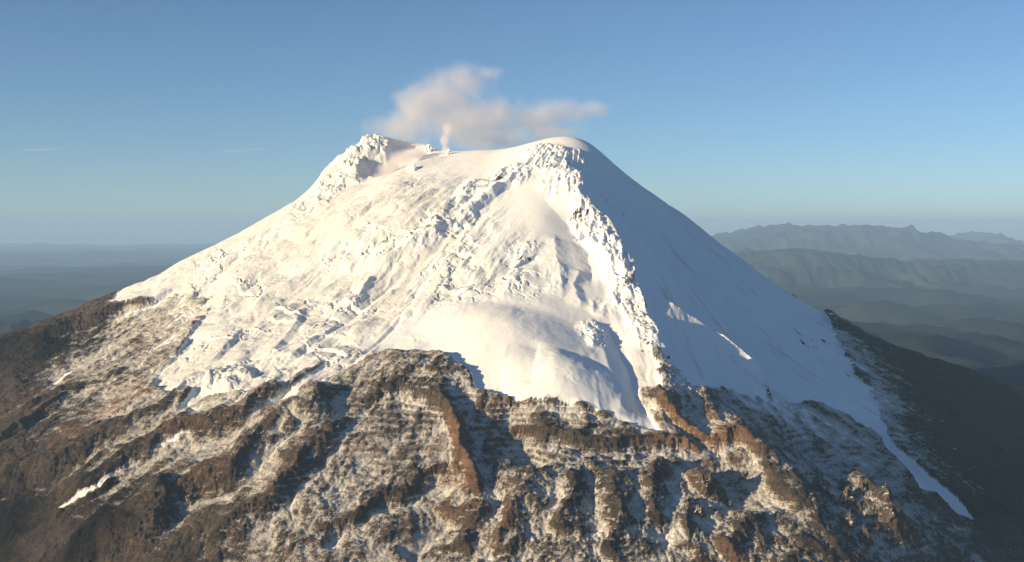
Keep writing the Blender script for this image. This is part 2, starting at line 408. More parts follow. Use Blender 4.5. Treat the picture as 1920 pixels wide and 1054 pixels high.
# ------------------------------------------------------------------ relief
# rock: gullies down the slope, broken blocks, ledges
g1 = fbm(U + 1.5 * WXn, V * .30, 380, 3, 11, .55, True)
g2 = fbm(U + 1.2 * WXn, V * .45, 130, 4, 23, .55, True)
blk = fbm(GX + .7 * WXn, GY + .7 * WYn, 74, 4, 41, .6, True)
b2 = fbm(GX + .3 * WXn, GY + .3 * WYn, 26, 3, 61, .7, True)
lower = sst(0, -500, Z)
crag = lift(blobfield(CRAG), .8, 20)
rocky = rock * (0.55 + .45 * lower)
q_ = np.gradient(blur(Z, 2), DS); steep = sst(.95, 1.6, np.hypot(q_[0], q_[1]))
g3 = fbm(U + 1.3 * WXn + 6 * FX, V * .26 + .5 * WYn, 62, 4, 27, .6, True)
Z += (rocky * (26 * g1 + 21 * g2 + (10 - 3 * crag) * g3 + (3 + 14 * crag) * blk + (2.6 + 2.5 * crag + 3 * steep) * b2 + 8 * steep * fbm(GX, GY, 55, 3, 63, .6, True))).astype(F32)
zz = Z + 16 * fbm(GX, GY, 210, 4, 71)
led = (zz / 19.0) % 1.0
strata = np.maximum(lift(blobfield(STRATA), .8, 20), 1.6 * steep)
Z += (rock * (.12 + .88 * strata) * 9.5 * (sst(.45, .95, led) - led)).astype(F32)
# ice: soft pillows, flow lines, then broken seracs where the glacier falls
swell = fbm(GX, GY, 300, 3, 111)
soft = lift(blobfield(SOFT), .6, 14)
lft = (1 - sst(-250, 300, GX + .35 * (GY - 5000))) * glac * (1 - .85 * soft)
bil = np.abs(perlin((U + 1.4 * WXn) / 190, (V + 1.4 * WYn) / 260, 112)) + .25 * np.abs(perlin((U + WXn) / 62, (V + WYn) / 95, 113))
flow = fbm(U + 1.1 * WXn, V * .24, 120, 4, 121, .55, True)
Z += (glac * 4 * swell + lft * (1 - .5 * sst(5650, 5850, GY)) * (26 * bil + 15 * flow)).astype(F32)
brk = sst(-.10, .30, fbm(GX, GY, 420, 3, 175)) * (1 - .7 * sst(5650, 5850, GY))
cu, cv = U / 150 + .5 * FX + WXn / 90, V / 95 + .5 * FY + WYn / 90
d1, d2, cvv = cells(cu, cv, 5)
crack = sst(.09, .0, d2 - d1)
Z += (lft * (.15 + .85 * brk) * (4.0 * (cvv - .5) - 15 * crack * sst(.45, .75, cvv))).astype(F32)
stp_ = (V / 105 + 1.3 * fbm(U, V, 420, 3, 171) + .25 * FX) % 1.0
Z += (lft * (.1 + .9 * brk) * sst(-.12, .25, fbm(GX, GY, 230, 2, 173)) * 15 * (stp_ - .5 - sst(.84, 1.0, stp_) + .08)).astype(F32)
d1, d2, cvv = cells(U / 34 + .5 * FX, V / 50 + .5 * FY, 7)
ser = (20 * (cvv - .5) + 10 * (.5 - d1)) - 9 * sst(.14, 0, d2 - d1)
rdg = .6 * fbm(U + .8 * WXn, V * .42 + .5 * WYn, 95, 5, 131, .62, True) + .5 * fbm(GX + .5 * WXn, GY * .8 + .5 * WYn, 80, 4, 133, .6, True)
Z += (glac * rough * rough * (ser * .3 + 34 * rdg)).astype(F32)
rf = sst(250, 700, GX - .25 * (GY - 4800)) * glac
Z += (rf * (17 * fbm(U + .8 * WXn, V * .3, 260, 4, 161, .55, True) + 3.5 * fbm(U, V * .2, 60, 2, 163, .5, True))).astype(F32)
Z += (glac * (.3 + .5 * lft) * fbm(GX, GY, 24, 2, 141)).astype(F32)
print('relief', time.time() - T0)

# ------------------------------------------------------------------ snow cover
zy, zx = np.gradient(Z, DS)
slope = np.hypot(zx, zy)
hollow = blur(Z, 7) - Z
fw = 70 + 330 * feath
cover = np.where(G > 0, 1.4, 0.495 + .05 * crag + .31 * sst(-fw, 0, G) * (.35 + .65 * feath)) - .44 * sst(160, -420, D_)
cover = cover + .15 * fbm(GX + WXn, GY + WYn, 230, 3, 201) + .004 * np.clip(blur(Z, 18) - Z, -14, 14)
snow = cover + .013 * np.clip(hollow, -7, 7) - .17 * (np.minimum(slope, 1.9) - .80) + .09 * fbm(GX, GY, 13, 2, 211) + .17 * fbm(U + .8 * WXn, V * .28, 24, 3, 213, .6) + .10 * fbm(U * .3, V + .6 * WYn, 22, 2, 215)
speck = fbm(U, V * .5, 34, 3, 231)
SPECK = [(1560, 680, 200, 200, 0, 1), (1500, 640, 160, 160, 0, .5), (1150, 390, 90, 60, 0, .75), (1085, 415, 50, 50, 0, 1), (935, 340, 40, 30, 0, 1.1), (985, 492, 50, 25, 0, .9), (1190, 560, 60, 150, 0, .5), (1120, 640, 60, 80, 0, .3), (700, 345, 40, 40, 0, 1), (430, 500, 300, 180, 0, .45)]
spk = lift(blobfield(SPECK), .6, 10)
snow = np.where(G > 0, snow - 1.25 * spk * sst(.18, .42, speck + .25 * (slope - .9)), snow)
snowf = np.clip((snow - .18) / .62, 0, 1.3)
snowf = np.where(G > 0, np.minimum(snowf, 1.3 - rf * .34 * sst(-.1, .5, fbm(U + .5 * WXn, V * .16, 90, 4, 281, .6))), snowf)
snowf = np.where(G > 0, np.minimum(snowf, 1.3 - lft * (.27 + .10 * fbm(U, V * .4, 180, 4, 271))), snowf).astype(F32)
dark = lift(blobfield([(1750, 760, 700, 600, 0, 1), (1850, 900, 600, 600, 0, 1), (60, 1040, 500, 260, 0, .45), (0, 700, 500, 300, 0, .35)]), 1, 20)   # rock made darker over the right slope and the lower left
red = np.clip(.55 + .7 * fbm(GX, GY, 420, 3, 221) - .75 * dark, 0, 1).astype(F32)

# ------------------------------------------------------------------ materials
def mat(name):
    m = bpy.data.materials.new(name); m.use_nodes = True
    nt = m.node_tree; b = nt.nodes['Principled BSDF']
    return m, nt, b
def node(nt, t, **kw):
    n = nt.nodes.new(t)
    for k, v in kw.items():
        if k.startswith('i_'):
            n.inputs[int(k[2:])].default_value = v
        else:
            setattr(n, k, v)
    return n
def ground_material():
    m, nt, b = mat('snow_and_rock'); L = nt.links.new
    at_s = node(nt, 'ShaderNodeAttribute', attribute_name='snow')
    at_r = node(nt, 'ShaderNodeAttribute', attribute_name='tone')
    tc = node(nt, 'ShaderNodeTexCoord')
    n1 = node(nt, 'ShaderNodeTexNoise'); n1.inputs['Scale'].default_value = .22; n1.inputs['Detail'].default_value = 5; n1.inputs['Roughness'].default_value = .65
    n2 = node(nt, 'ShaderNodeTexNoise'); n2.inputs['Scale'].default_value = .02; n2.inputs['Detail'].default_value = 6
    L(tc.outputs['Object'], n1.inputs['Vector']); L(tc.outputs['Object'], n2.inputs['Vector'])
    # rock colour
    cr = node(nt, 'ShaderNodeValToRGB')
    cr.color_ramp.elements[0].position = .30; cr.color_ramp.elements[0].color = (.045, .037, .032, 1)
    cr.color_ramp.elements[1].position = .72; cr.color_ramp.elements[1].color = (.115, .084, .062, 1)
    L(n2.outputs['Fac'], cr.inputs['Fac'])
    rd = node(nt, 'ShaderNodeMix', data_type='RGBA'); rd.inputs[7].default_value = (.23, .125, .072, 1)
    mr = node(nt, 'ShaderNodeMapRange'); mr.inputs[1].default_value = .55; mr.inputs[2].default_value = 1.0; mr.inputs[4].default_value = .75
    L(at_r.outputs['Fac'], mr.inputs[0]); L(mr.outputs[0], rd.inputs[0]); L(cr.outputs['Color'], rd.inputs[6])
    # bedding: flat-lying layers, some paler, some holding a line of snow
    mp = node(nt, 'ShaderNodeMapping'); mp.inputs['Scale'].default_value = (.012, .012, .075); L(tc.outputs['Object'], mp.inputs[0])
    nb = node(nt, 'ShaderNodeTexNoise'); nb.inputs['Scale'].default_value = 1.0; nb.inputs['Detail'].default_value = 5; nb.inputs['Roughness'].default_value = .7
    L(mp.outputs[0], nb.inputs['Vector'])
    nf = node(nt, 'ShaderNodeTexNoise'); nf.inputs['Scale'].default_value = .09; nf.inputs['Detail'].default_value = 7; nf.inputs['Roughness'].default_value = .75
    L(tc.outputs['Object'], nf.inputs['Vector'])
    vr = node(nt, 'ShaderNodeMapRange'); vr.inputs[1].default_value = .3; vr.inputs[2].default_value = .7; vr.inputs[3].default_value = .5; vr.inputs[4].default_value = 1.5
    L(nf.outputs['Fac'], vr.inputs[0])
    vb = node(nt, 'ShaderNodeMapRange'); vb.inputs[1].default_value = .35; vb.inputs[2].default_value = .65; vb.inputs[3].default_value = .7; vb.inputs[4].default_value = 1.3
    L(nb.outputs['Fac'], vb.inputs[0])
    vm = node(nt, 'ShaderNodeMath', operation='MULTIPLY'); L(vr.outputs[0], vm.inputs[0]); L(vb.outputs[0], vm.inputs[1])
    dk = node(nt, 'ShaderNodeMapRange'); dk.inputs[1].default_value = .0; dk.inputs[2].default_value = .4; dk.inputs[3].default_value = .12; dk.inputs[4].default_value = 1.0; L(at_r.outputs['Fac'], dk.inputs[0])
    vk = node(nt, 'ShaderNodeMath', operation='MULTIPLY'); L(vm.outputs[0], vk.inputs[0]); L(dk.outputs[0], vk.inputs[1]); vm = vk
    rk = node(nt, 'ShaderNodeVectorMath', operation='SCALE'); L(rd.outputs[2], rk.inputs[0]); L(vm.outputs[0], rk.inputs['Scale'])
    # snow mask sharpened with fine noise
    ad = node(nt, 'ShaderNodeMath', operation='ADD'); s2 = node(nt, 'ShaderNodeMath', operation='MULTIPLY_ADD'); s2.inputs[1].default_value = 1.5; s2.inputs[2].default_value = -.75
    L(n1.outputs['Fac'], s2.inputs[0]); sb = node(nt, 'ShaderNodeMath', operation='MULTIPLY_ADD'); sb.inputs[1].default_value = .9; L(nb.outputs['Fac'], sb.inputs[0])
    so_ = node(nt, 'ShaderNodeMath', operation='SUBTRACT'); so_.inputs[1].default_value = .45; L(s2.outputs[0], so_.inputs[0]); L(so_.outputs[0], sb.inputs[2])
    L(sb.outputs[0], ad.inputs[0]); L(at_s.outputs['Fac'], ad.inputs[1])
    sh = node(nt, 'ShaderNodeMapRange', interpolation_type='SMOOTHSTEP'); sh.inputs[1].default_value = .34; sh.inputs[2].default_value = .70
    L(ad.outputs[0], sh.inputs[0])
    mx = node(nt, 'ShaderNodeMix', data_type='RGBA')
    dm = node(nt, 'ShaderNodeMapRange', interpolation_type='SMOOTHSTEP'); dm.inputs[1].default_value = .75; dm.inputs[2].default_value = 1.2; L(at_s.outputs['Fac'], dm.inputs[0])
    dc = node(nt, 'ShaderNodeMix', data_type='RGBA'); dc.inputs[6].default_value = (.47, .445, .42, 1); dc.inputs[7].default_value = (.85, .855, .87, 1); L(dm.outputs[0], dc.inputs[0]); L(dc.outputs[2], mx.inputs[7])
    L(sh.outputs[0], mx.inputs[0]); L(rk.outputs[0], mx.inputs[6]); L(mx.outputs[2], b.inputs['Base Color'])
    b.inputs['Roughness'].default_value = .85
    b.inputs['Specular IOR Level'].default_value = .15
    # fine relief: rough on rock, faint on snow
    n3 = node(nt, 'ShaderNodeTexNoise'); n3.inputs['Scale'].default_value = .16; n3.inputs['Detail'].default_value = 6; n3.inputs['Roughness'].default_value = .7
    L(tc.outputs['Object'], n3.inputs['Vector'])
    ds = node(nt, 'ShaderNodeMapRange'); ds.inputs[1].default_value = 0; ds.inputs[2].default_value = 1.2; ds.inputs[3].default_value = 1.0; ds.inputs[4].default_value = .06
    L(at_s.outputs['Fac'], ds.inputs[0])
    hs = node(nt, 'ShaderNodeMath', operation='MULTIPLY_ADD'); hs.inputs[1].default_value = 8.0; L(nf.outputs['Fac'], hs.inputs[0])
    h3 = node(nt, 'ShaderNodeMath', operation='MULTIPLY'); h3.inputs[1].default_value = 5.0; L(n3.outputs['Fac'], h3.inputs[0]); L(h3.outputs[0], hs.inputs[2])
    hb = node(nt, 'ShaderNodeMath', operation='MULTIPLY_ADD'); hb.inputs[1].default_value = 10.0; L(nb.outputs['Fac'], hb.inputs[0]); L(hs.outputs[0], hb.inputs[2])
    ml = node(nt, 'ShaderNodeMath', operation='MULTIPLY'); L(hb.outputs[0], ml.inputs[0]); L(ds.outputs[0], ml.inputs[1])
    bp = node(nt, 'ShaderNodeBump'); bp.inputs['Strength'].default_value = 1.0; bp.inputs['Distance'].default_value = 1.0
    L(ml.outputs[0], bp.inputs['Height']); L(bp.outputs[0], b.inputs['Normal'])
    return m
M_ground = ground_material()

def grid_mesh(name, X, Y, Zv, mask=None):
    ny, nx = Zv.shape
    idx = np.arange(ny * nx, dtype=np.int32).reshape(ny, nx)
    q = np.stack([idx[:-1, :-1], idx[:-1, 1:], idx[1:, 1:], idx[1:, :-1]], -1).reshape(-1, 4)
    co = np.stack([X, Y, Zv], -1).reshape(-1, 3).astype(F32)
    keep = None
    if mask is not None:
        q = q[mask.reshape(-1)]
        keep = np.unique(q); rem = np.zeros(len(co), np.int32); rem[keep] = np.arange(len(keep), dtype=np.int32)
        q = rem[q]; co = co[keep]
    me = bpy.data.meshes.new(name)
    me.vertices.add(len(co)); me.vertices.foreach_set('co', co.ravel())
    me.loops.add(q.size); me.loops.foreach_set('vertex_index', np.ascontiguousarray(q, dtype=np.int32).ravel())
    me.polygons.add(len(q)); me.polygons.foreach_set('loop_start', np.arange(0, q.size, 4, dtype=np.int32))
    me.polygons.foreach_set('use_smooth', np.ones(len(q), bool))
    me.update(calc_edges=True)
    return me, keep
def add_attr(me, name, v):
    a = me.attributes.new(name, 'FLOAT', 'POINT'); a.data.foreach_set('value', np.ascontiguousarray(v, dtype=F32).ravel())
def link(name, me, mtl=None, parent=None, **props):
    o = bpy.data.objects.new(name, me); COL.objects.link(o)
    if mtl: me.materials.append(mtl)
    if parent: o.parent = parent
    for k, v in props.items(): o[k] = v
    return o

# steep rock: blocks, cracks and ledges pushed in and out of the face
gz = np.gradient(blur(Z, 2), DS); gl = np.hypot(gz[0], gz[1]) + 1e-6
stp = sst(.75, 1.4, gl) * (1 - glac)
along = (GX * gz[0] - GY * gz[1]) / gl
off = stp * (6 * fbm(along, Z * 1.2, 44, 3, 241, .5, True) + 1.2 * fbm(GX + GY, Z * 2.0, 18, 2, 251, .6) + 3.5 * perlin((GX - GY) / 60, Z / 8, 261))
PX = (GX - gz[1] / gl * off).astype(F32); PY = (GY - gz[0] / gl * off).astype(F32)
# the mountain is one rock body; the ice bodies and streaks that lie on it are its parts, cut out of the same ground
zy, zx = np.gradient(Z, DS)
tu = np.stack([np.gradient(PX, axis=1), np.gradient(PY, axis=1), np.gradient(Z, axis=1)], -1); tv = np.stack([np.gradient(PX, axis=0), np.gradient(PY, axis=0), np.gradient(Z, axis=0)], -1)
nrm = np.cross(tu, tv); nrm /= np.linalg.norm(nrm, axis=-1, keepdims=True) + 1e-9; nrm = nrm.reshape(-1, 3)
def fc(A):
    return A[:-1, :-1]
PART = np.zeros(fc(Z).shape, np.int8)
Gf = fc(G) > 0
LOBE = [(760, 610), (900, 570), (1010, 560), (1090, 570), (1150, 610), (1200, 640), (1235, 720), (1260, 840), (1180, 830), (1050, 790), (880, 780), (860, 700), (790, 650), (700, 670)]
RFACE = [(1106, 278), (1108, 322), (1094, 350), (1092, 385), (1120, 408), (1150, 436), (1172, 478), (1190, 520), (1203, 560), (1213, 600), (1236, 650), (1275, 705), (1330, 745), (1500, 800), (1900, 1080), (1950, 900), (1660, 600, 500), (1340, 440, 700), (1148, 300, 700)]
CRATER = [(664, 352), (690, 300), (706, 262), (740, 268, 250), (800, 278, 250), (820, 292), (765, 312), (722, 340), (690, 356)]
lobe = fc(lift(zone(LOBE), .3)) > 0; rface = fc(lift(zone(RFACE), .1)) > 0; crat = fc(lift(zone(CRATER), .2)) > 0
PART[Gf] = 1
PART[Gf & crat] = 2
PART[Gf & rface] = 3
PART[Gf & lobe & ~rface] = 4
streak_of = {}
for k, q in enumerate(STREAKS[:3]):
    m_ = (fc(lift(band(*q), .5, 10)) > -12) & Gf & (PART == 1); PART[m_] = 5 + k
cliffm = fc(sst(.9, 1.4, blur(slope, 3))) * fc(rock) > .5
CL = [[(1190, 715), (1330, 790), (1480, 830), (1530, 1000), (1470, 1000), (1380, 890), (1240, 880), (1200, 790)], [(925, 745), (1190, 800), (1240, 880), (1040, 880), (930, 800)], [(660, 730), (790, 720), (870, 800), (930, 960), (860, 960), (800, 820), (740, 790), (650, 800)], [(50, 600), (340, 530), (340, 580), (150, 680), (50, 690)]]
for k, q in enumerate(CL):
    PART[cliffm & (fc(lift(zone(q), .3)) > 0) & (PART == 0)] = 8 + k
mountain = None
for k, (nm, lb) in enumerate([('mountain', 'snow-capped active volcano with brown dusted rock flanks'), ('glacier', 'sunlit crevassed glacier covering the upper left of the volcano'), ('crater', 'shadowed steaming crater hollow beside the left summit'),
                              ('snow_face', 'smooth blue snow face in the shade of the arete'), ('snow_lobe', 'smooth cream hanging snow lobe above the brown cliffs'), ('snow_streak', 'long white snow streak on the lowest left ridge'),
                              ('snow_streak', 'short white snow streak on the ridge below the glacier'), ('snow_streak', 'tiny snow streak at the far left flank'),
                              ('cliff', 'reddish brown cliff below the arete'), ('cliff', 'banded brown cliff under the hanging snow lobe'), ('cliff', 'arched rock wall around the snowy cirque'), ('cliff', 'dark cliff band below the left skyline')]):
    me, keep = grid_mesh(nm, PX, PY, Z, PART == k)
    if len(me.polygons) == 0: continue
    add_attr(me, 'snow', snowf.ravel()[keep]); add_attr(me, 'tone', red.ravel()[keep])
    me.normals_split_custom_set_from_vertices(nrm[keep])
    if k == 0:
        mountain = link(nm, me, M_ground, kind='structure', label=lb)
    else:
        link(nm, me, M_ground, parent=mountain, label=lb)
print('mountain', time.time() - T0, NX, NY)

# ------------------------------------------------------------------ surrounding land
def land_material(name, c0, c1, scale):
    m, nt, b = mat(name); L = nt.links.new
    tc = node(nt, 'ShaderNodeTexCoord'); n = node(nt, 'ShaderNodeTexNoise'); n.inputs['Scale'].default_value = scale; n.inputs['Detail'].default_value = 6
    L(tc.outputs['Object'], n.inputs['Vector'])
    cr = node(nt, 'ShaderNodeValToRGB'); cr.color_ramp.elements[0].position = .35; cr.color_ramp.elements[0].color = (*c0, 1); cr.color_ramp.elements[1].position = .68; cr.color_ramp.elements[1].color = (*c1, 1)
    L(n.outputs['Fac'], cr.inputs['Fac']); L(cr.outputs['Color'], b.inputs['Base Color']); b.inputs['Roughness'].default_value = .95; b.inputs['Specular IOR Level'].default_value = .1
    return m
M_land = land_material('valley_land', (.016, .028, .030), (.045, .052, .046), .0009)
M_far = land_material('distant_slopes', (.018, .030, .030), (.05, .056, .048), .0005)
VAL = -2300.0
t = np.linspace(-1, 1, 401)
ax = np.sinh(t * 4.2) / np.sinh(4.2) * 118000
LX, LY = np.meshgrid(ax, ax + 6000)
lr = np.hypot(LX - 60, LY - 6100)
hills = fbm(LX, LY, 9000, 6, 501, .5, True)
lz = VAL - 150 + 1050 * (hills * .5 + .5) ** 1.3 + 350 * fbm(LX, LY, 30000, 3, 511) + 260 * fbm(LX, LY, 2600, 4, 521, .55, True) * sst(60000, 8000, lr)
cone = np.where(lr < 2700, 440 - .60 * (lr - 300), 440 - .60 * 2400 - .33 * (lr - 2700))
inn = (LX > X0 + 20) & (LX < X1 - 20) & (LY > Y0 + 20) & (LY < Y1 - 20)
lz = np.maximum(lz, cone) - 0
lz = np.where(inn, np.minimum(lz, -2400), lz)
lz = np.where(lr < 4200, np.minimum(lz, cone - 40), lz)
me, _ = grid_mesh('ground', LX, LY, lz)
link('ground', me, M_land, kind='structure', label='hazy forested valleys and foothills around the volcano')

LOW = [float(lz.min()), float(Z.min())]
def crest_range(name, crest, Y, flank, label, seed, spur=.42, mtl=None):
    pts = np.array([pt(a, b, Y) for a, b in crest])
    n = 320; m = 46
    xs = np.linspace(pts[0, 0], pts[-1, 0], n); zc = np.interp(xs, pts[:, 0], pts[:, 2])
    zc = zc + fbm(xs, xs * 0, Y * .012, 4, seed, .55) * Y * .0011
    base = VAL - 500
    s = np.linspace(-1, 1, m)
    Xg, Sg = np.meshgrid(xs, s)
    a = np.abs(Sg)
    sp = fbm(Xg + Sg * flank * .15, Sg * flank, flank * .30, 5, seed + 20, .55, True)
    H = (zc[None, :] - base)
    Zg = base + H * (1 - a) ** .9 + sp * H * spur * np.sin(np.pi * np.clip(a, 0, 1)) 
    Yg = Y + Sg * flank
    me, _ = grid_mesh(name, Xg, Yg, Zg)
    LOW.append(float(Zg.min()))
    return link(name, me, mtl or M_far, kind='structure', label=label)
crest_range('distant_mountains', [(1180, 470), (1340, 442), (1400, 433), (1440, 424), (1468, 418), (1500, 424), (1530, 422), (1580, 424), (1650, 421), (1680, 430), (1710, 435), (1740, 444), (1760, 441), (1800, 450), (1850, 456), (1920, 462), (2100, 475)], 60000, 14000, 'long blue mountain range fading in haze on the horizon', 601)
crest_range('distant_mountain', [(1740, 470), (1790, 452), (1815, 441), (1835, 435), (1852, 438), (1885, 453), (1950, 465)], 78000, 9000, 'small blue peak behind the end of the far range', 621)
crest_range('wooded_hills', [(1200, 500), (1350, 474), (1420, 473), (1490, 465), (1530, 468), (1600, 478), (1700, 490), (1800, 487), (1920, 492), (2150, 500)], 38000, 10000, 'darker hazy hills in front of the far range', 641)
crest_range('distant_hills', [(-250, 485), (0, 478), (80, 474), (180, 477), (280, 482), (420, 486), (600, 500)], 84000, 12000, 'flat grey-blue hills low in the haze', 661)
crest_range('foothill', [(-400, 610), (-150, 622), (0, 612), (60, 604), (120, 600), (220, 640), (330, 690)], 13000, 2600, 'dark blue foothill behind the volcano flank', 681)

# ------------------------------------------------------------------ haze
def haze():
    x0, x1, y0, y1, z0, z1 = -126000, 126000, -126000, 132000, min(LOW) - 1.0, 1060
    me = bpy.data.meshes.new('haze'); bm = bmesh.new()
    bmesh.ops.create_cube(bm, size=1)
    for v in bm.verts:
        v.co = (x0 if v.co.x < 0 else x1, y0 if v.co.y < 0 else y1, z0 if v.co.z < 0 else z1)
    bm.to_mesh(me); bm.free()
    m = bpy.data.materials.new('haze_air'); m.use_nodes = True; nt = m.node_tree; nt.nodes.clear()
    o = nt.nodes.new('ShaderNodeOutputMaterial'); v = nt.nodes.new('ShaderNodeVolumePrincipled')
    v.inputs['Color'].default_value = (.42, .66, 1.0, 1); v.inputs['Density'].default_value = 1.8e-5; v.inputs['Anisotropy'].default_value = 0.0
    nt.links.new(v.outputs[0], o.inputs['Volume'])
    m.cycles.homogeneous_volume = True
    link('haze', me, m, kind='stuff', label='pale blue haze filling the air over the valleys')
haze()

# ------------------------------------------------------------------ rocks and ice blocks lying on the mountain
def stone_material(name, c0, c1, snow_from, snow_to, scale):
    m, nt, b = mat(name); L = nt.links.new
    tc = node(nt, 'ShaderNodeTexCoord'); g = node(nt, 'ShaderNodeNewGeometry'); sx_ = node(nt, 'ShaderNodeSeparateXYZ'); L(g.outputs['Normal'], sx_.inputs[0])
    oi = node(nt, 'ShaderNodeObjectInfo'); av = node(nt, 'ShaderNodeVectorMath', operation='ADD'); L(tc.outputs['Object'], av.inputs[0]); L(oi.outputs['Location'], av.inputs[1])
    n = node(nt, 'ShaderNodeTexNoise'); n.inputs['Scale'].default_value = scale; n.inputs['Detail'].default_value = 5; L(av.outputs[0], n.inputs['Vector'])
    cr = node(nt, 'ShaderNodeMix', data_type='RGBA'); cr.inputs[6].default_value = (*c0, 1); cr.inputs[7].default_value = (*c1, 1); L(n.outputs['Fac'], cr.inputs[0])
    ad = node(nt, 'ShaderNodeMath', operation='ADD'); nn = node(nt, 'ShaderNodeMath', operation='MULTIPLY_ADD'); nn.inputs[1].default_value = 1.2; nn.inputs[2].default_value = -.6
    L(n.outputs['Fac'], nn.inputs[0]); L(nn.outputs[0], ad.inputs[0]); L(sx_.outputs['Z'], ad.inputs[1])
    mr = node(nt, 'ShaderNodeMapRange', interpolation_type='SMOOTHSTEP'); mr.inputs[1].default_value = snow_from; mr.inputs[2].default_value = snow_to; L(ad.outputs[0], mr.inputs[0])
    mx = node(nt, 'ShaderNodeMix', data_type='RGBA'); mx.inputs[7].default_value = (.83, .84, .86, 1); L(mr.outputs[0], mx.inputs[0]); L(cr.outputs[2], mx.inputs[6]); L(mx.outputs[2], b.inputs['Base Color'])
    b.inputs['Roughness'].default_value = .9; b.inputs['Specular IOR Level'].default_value = .15
    bp = node(nt, 'ShaderNodeBump'); bp.inputs['Distance'].default_value = 3.0; L(n.outputs['Fac'], bp.inputs['Height']); L(bp.outputs[0], b.inputs['Normal'])
    return m
M_stone = stone_material('dusted_rock', (.03, .025, .022), (.15, .10, .07), .45, .9, .25)
M_ice = stone_material('block_ice', (.62, .68, .74), (.80, .82, .84), .2, .6, .3)
rng = np.random.RandomState(77)
def lump(name, seed, sub=2, rough=.35, tall=1.0, taper=0.0):
    """an angular stone: a ball cut by random planes, base sunk below zero"""
    rs = np.random.RandomState(seed); bm = bmesh.new(); bmesh.ops.create_icosphere(bm, subdivisions=sub, radius=1)
    pl = rs.randn(11, 3); pl /= np.linalg.norm(pl, axis=1)[:, None]; dd = .62 + .3 * rs.rand(11)
    for v in bm.verts:
        p = np.array(v.co)
        for n_, d_ in zip(pl, dd):
            e = p @ n_ - d_
            if e > 0: p = p - n_ * e
        q = Vector(p * 1.6) + Vector((seed * 3.1, 0, 0))
        p *= 1 + rough * (mnoise.noise(q) * .8 + mnoise.noise(q * 2.3) * .45 + mnoise.noise(q * 5.1) * .3)
        p[2] *= tall
        f = 1 - taper * max(0, p[2] / tall)
        p[0] *= f; p[1] *= f
        v.co = p
    me = bpy.data.meshes.new(name); bm.to_mesh(me); bm.free(); return me
def put(name, me, px, py, size, label, cat, group=None, rot=None, sink=.35, sz=None):
    c = at(px, py, Z); z = float(sample(Z, c[0], c[1]))
    o = bpy.data.objects.new(name, me); COL.objects.link(o)
    o.location = (c[0], c[1], z + size * (1 - 2 * sink) * .5); s3 = sz or (1, 1, 1)
    o.scale = (size * s3[0], size * s3[1], size * s3[2]); o.rotation_euler = rot if rot is not None else (rng.rand() * .5, rng.rand() * .5, rng.rand() * 6.28)
    o['label'] = label; o['category'] = cat
    if group: o['group'] = group
    return o
ICE = [lump('ice_block', 10 + i, 1) for i in range(4)]
for q in ICE: q.materials.append(M_ice)
STONE = [lump('boulder', 30 + i, 3, .7) for i in range(4)]
for q in STONE: q.materials.append(M_stone)
PIN = [lump('rock_pinnacle', 50 + i, 4, .8, 1.7, .5) for i in range(4)]
for q in PIN: q.materials.append(M_stone)
TOW = [lump('ice_tower', 70 + i, 4, .8, 1.5, .35) for i in range(3)]
for q in TOW: q.materials.append(M_ice)
trk = np.array([(1362, 668), (1385, 692), (1408, 715), (1440, 742), (1462, 758)], float)
for i in range(120):
    t_ = rng.rand() ** .7 * 4; k = min(int(t_), 3); p = trk[k] + (trk[k + 1] - trk[k]) * (t_ - k); wd_ = 4 + 5 * t_
    put('ice_block', ICE[i % 4], p[0] + 3 + rng.rand() * wd_, p[1] + rng.randn() * 2.5, 3.0 + 5.5 * rng.rand() ** 2, 'pale ice block in the debris trail along the snow fin', 'ice block', 'ice blocks of the avalanche trail on the shaded face')
for i in range(70):
    a_ = rng.rand() * 6.28; r_ = rng.rand() ** .5
    put('ice_block', ICE[i % 4], 1118 + 30 * r_ * math.cos(a_) + 12 * r_ * math.sin(a_), 628 + 26 * r_ * math.sin(a_), 2.6 + 4 * rng.rand() ** 2, 'white ice block in the debris heap on the snow lobe', 'ice block', 'ice blocks of the debris heap below the arete')
are = np.array([(1196, 585), (1206, 610), (1222, 645), (1245, 680), (1275, 712), (1310, 738)], float)
for i in range(46):
    t_ = rng.rand() * 5; k = min(int(t_), 4); p = are[k] + (are[k + 1] - are[k]) * (t_ - k)
    put('boulder', STONE[i % 4], p[0] + rng.randn() * (6 + 2 * t_), p[1] + rng.randn() * 6, 2.5 + 4.5 * rng.rand() ** 2, 'dark snow-dusted boulder sticking out of the snowy arete', 'boulder', 'boulders along the lower arete')
for i, (a_, b_, sz_, lb) in enumerate([(1588, 945, 26, 'tall pinnacle at the edge of the lit crags in the shaded valley'), (1592, 985, 22, 'short broad pinnacle just below the tallest one in the valley'), (1660, 930, 24, 'rock pinnacle in the middle of the lit crags by the levee'), (1665, 965, 20, 'lower rock pinnacle leaning against the lit crag slope'),
                                       (1322, 915, 30, 'isolated round-topped rock tower standing in the shaded bowl'), (1392, 897, 13, 'small pale rock knob high in the shaded bowl'), (1366, 948, 15, 'small rock tower below the isolated tower in the bowl'), (1310, 960, 18, 'rock tower on the rim under the shaded bowl'),
                                       (1615, 920, 15, 'thin rock tooth at the top of the lit crags'), (1700, 935, 15, 'outermost rock tooth of the lit crags next to the levee'), (1620, 1010, 26, 'massive rock tower at the bottom edge below the lit crags'), (1760, 1010, 14, 'lone rock tooth on the dark slope beyond the levee')]):
    put('rock_pinnacle', PIN[i % 4], a_, b_, sz_, lb, 'rock', 'rock pinnacles', rot=(0, 0, i * 1.3))
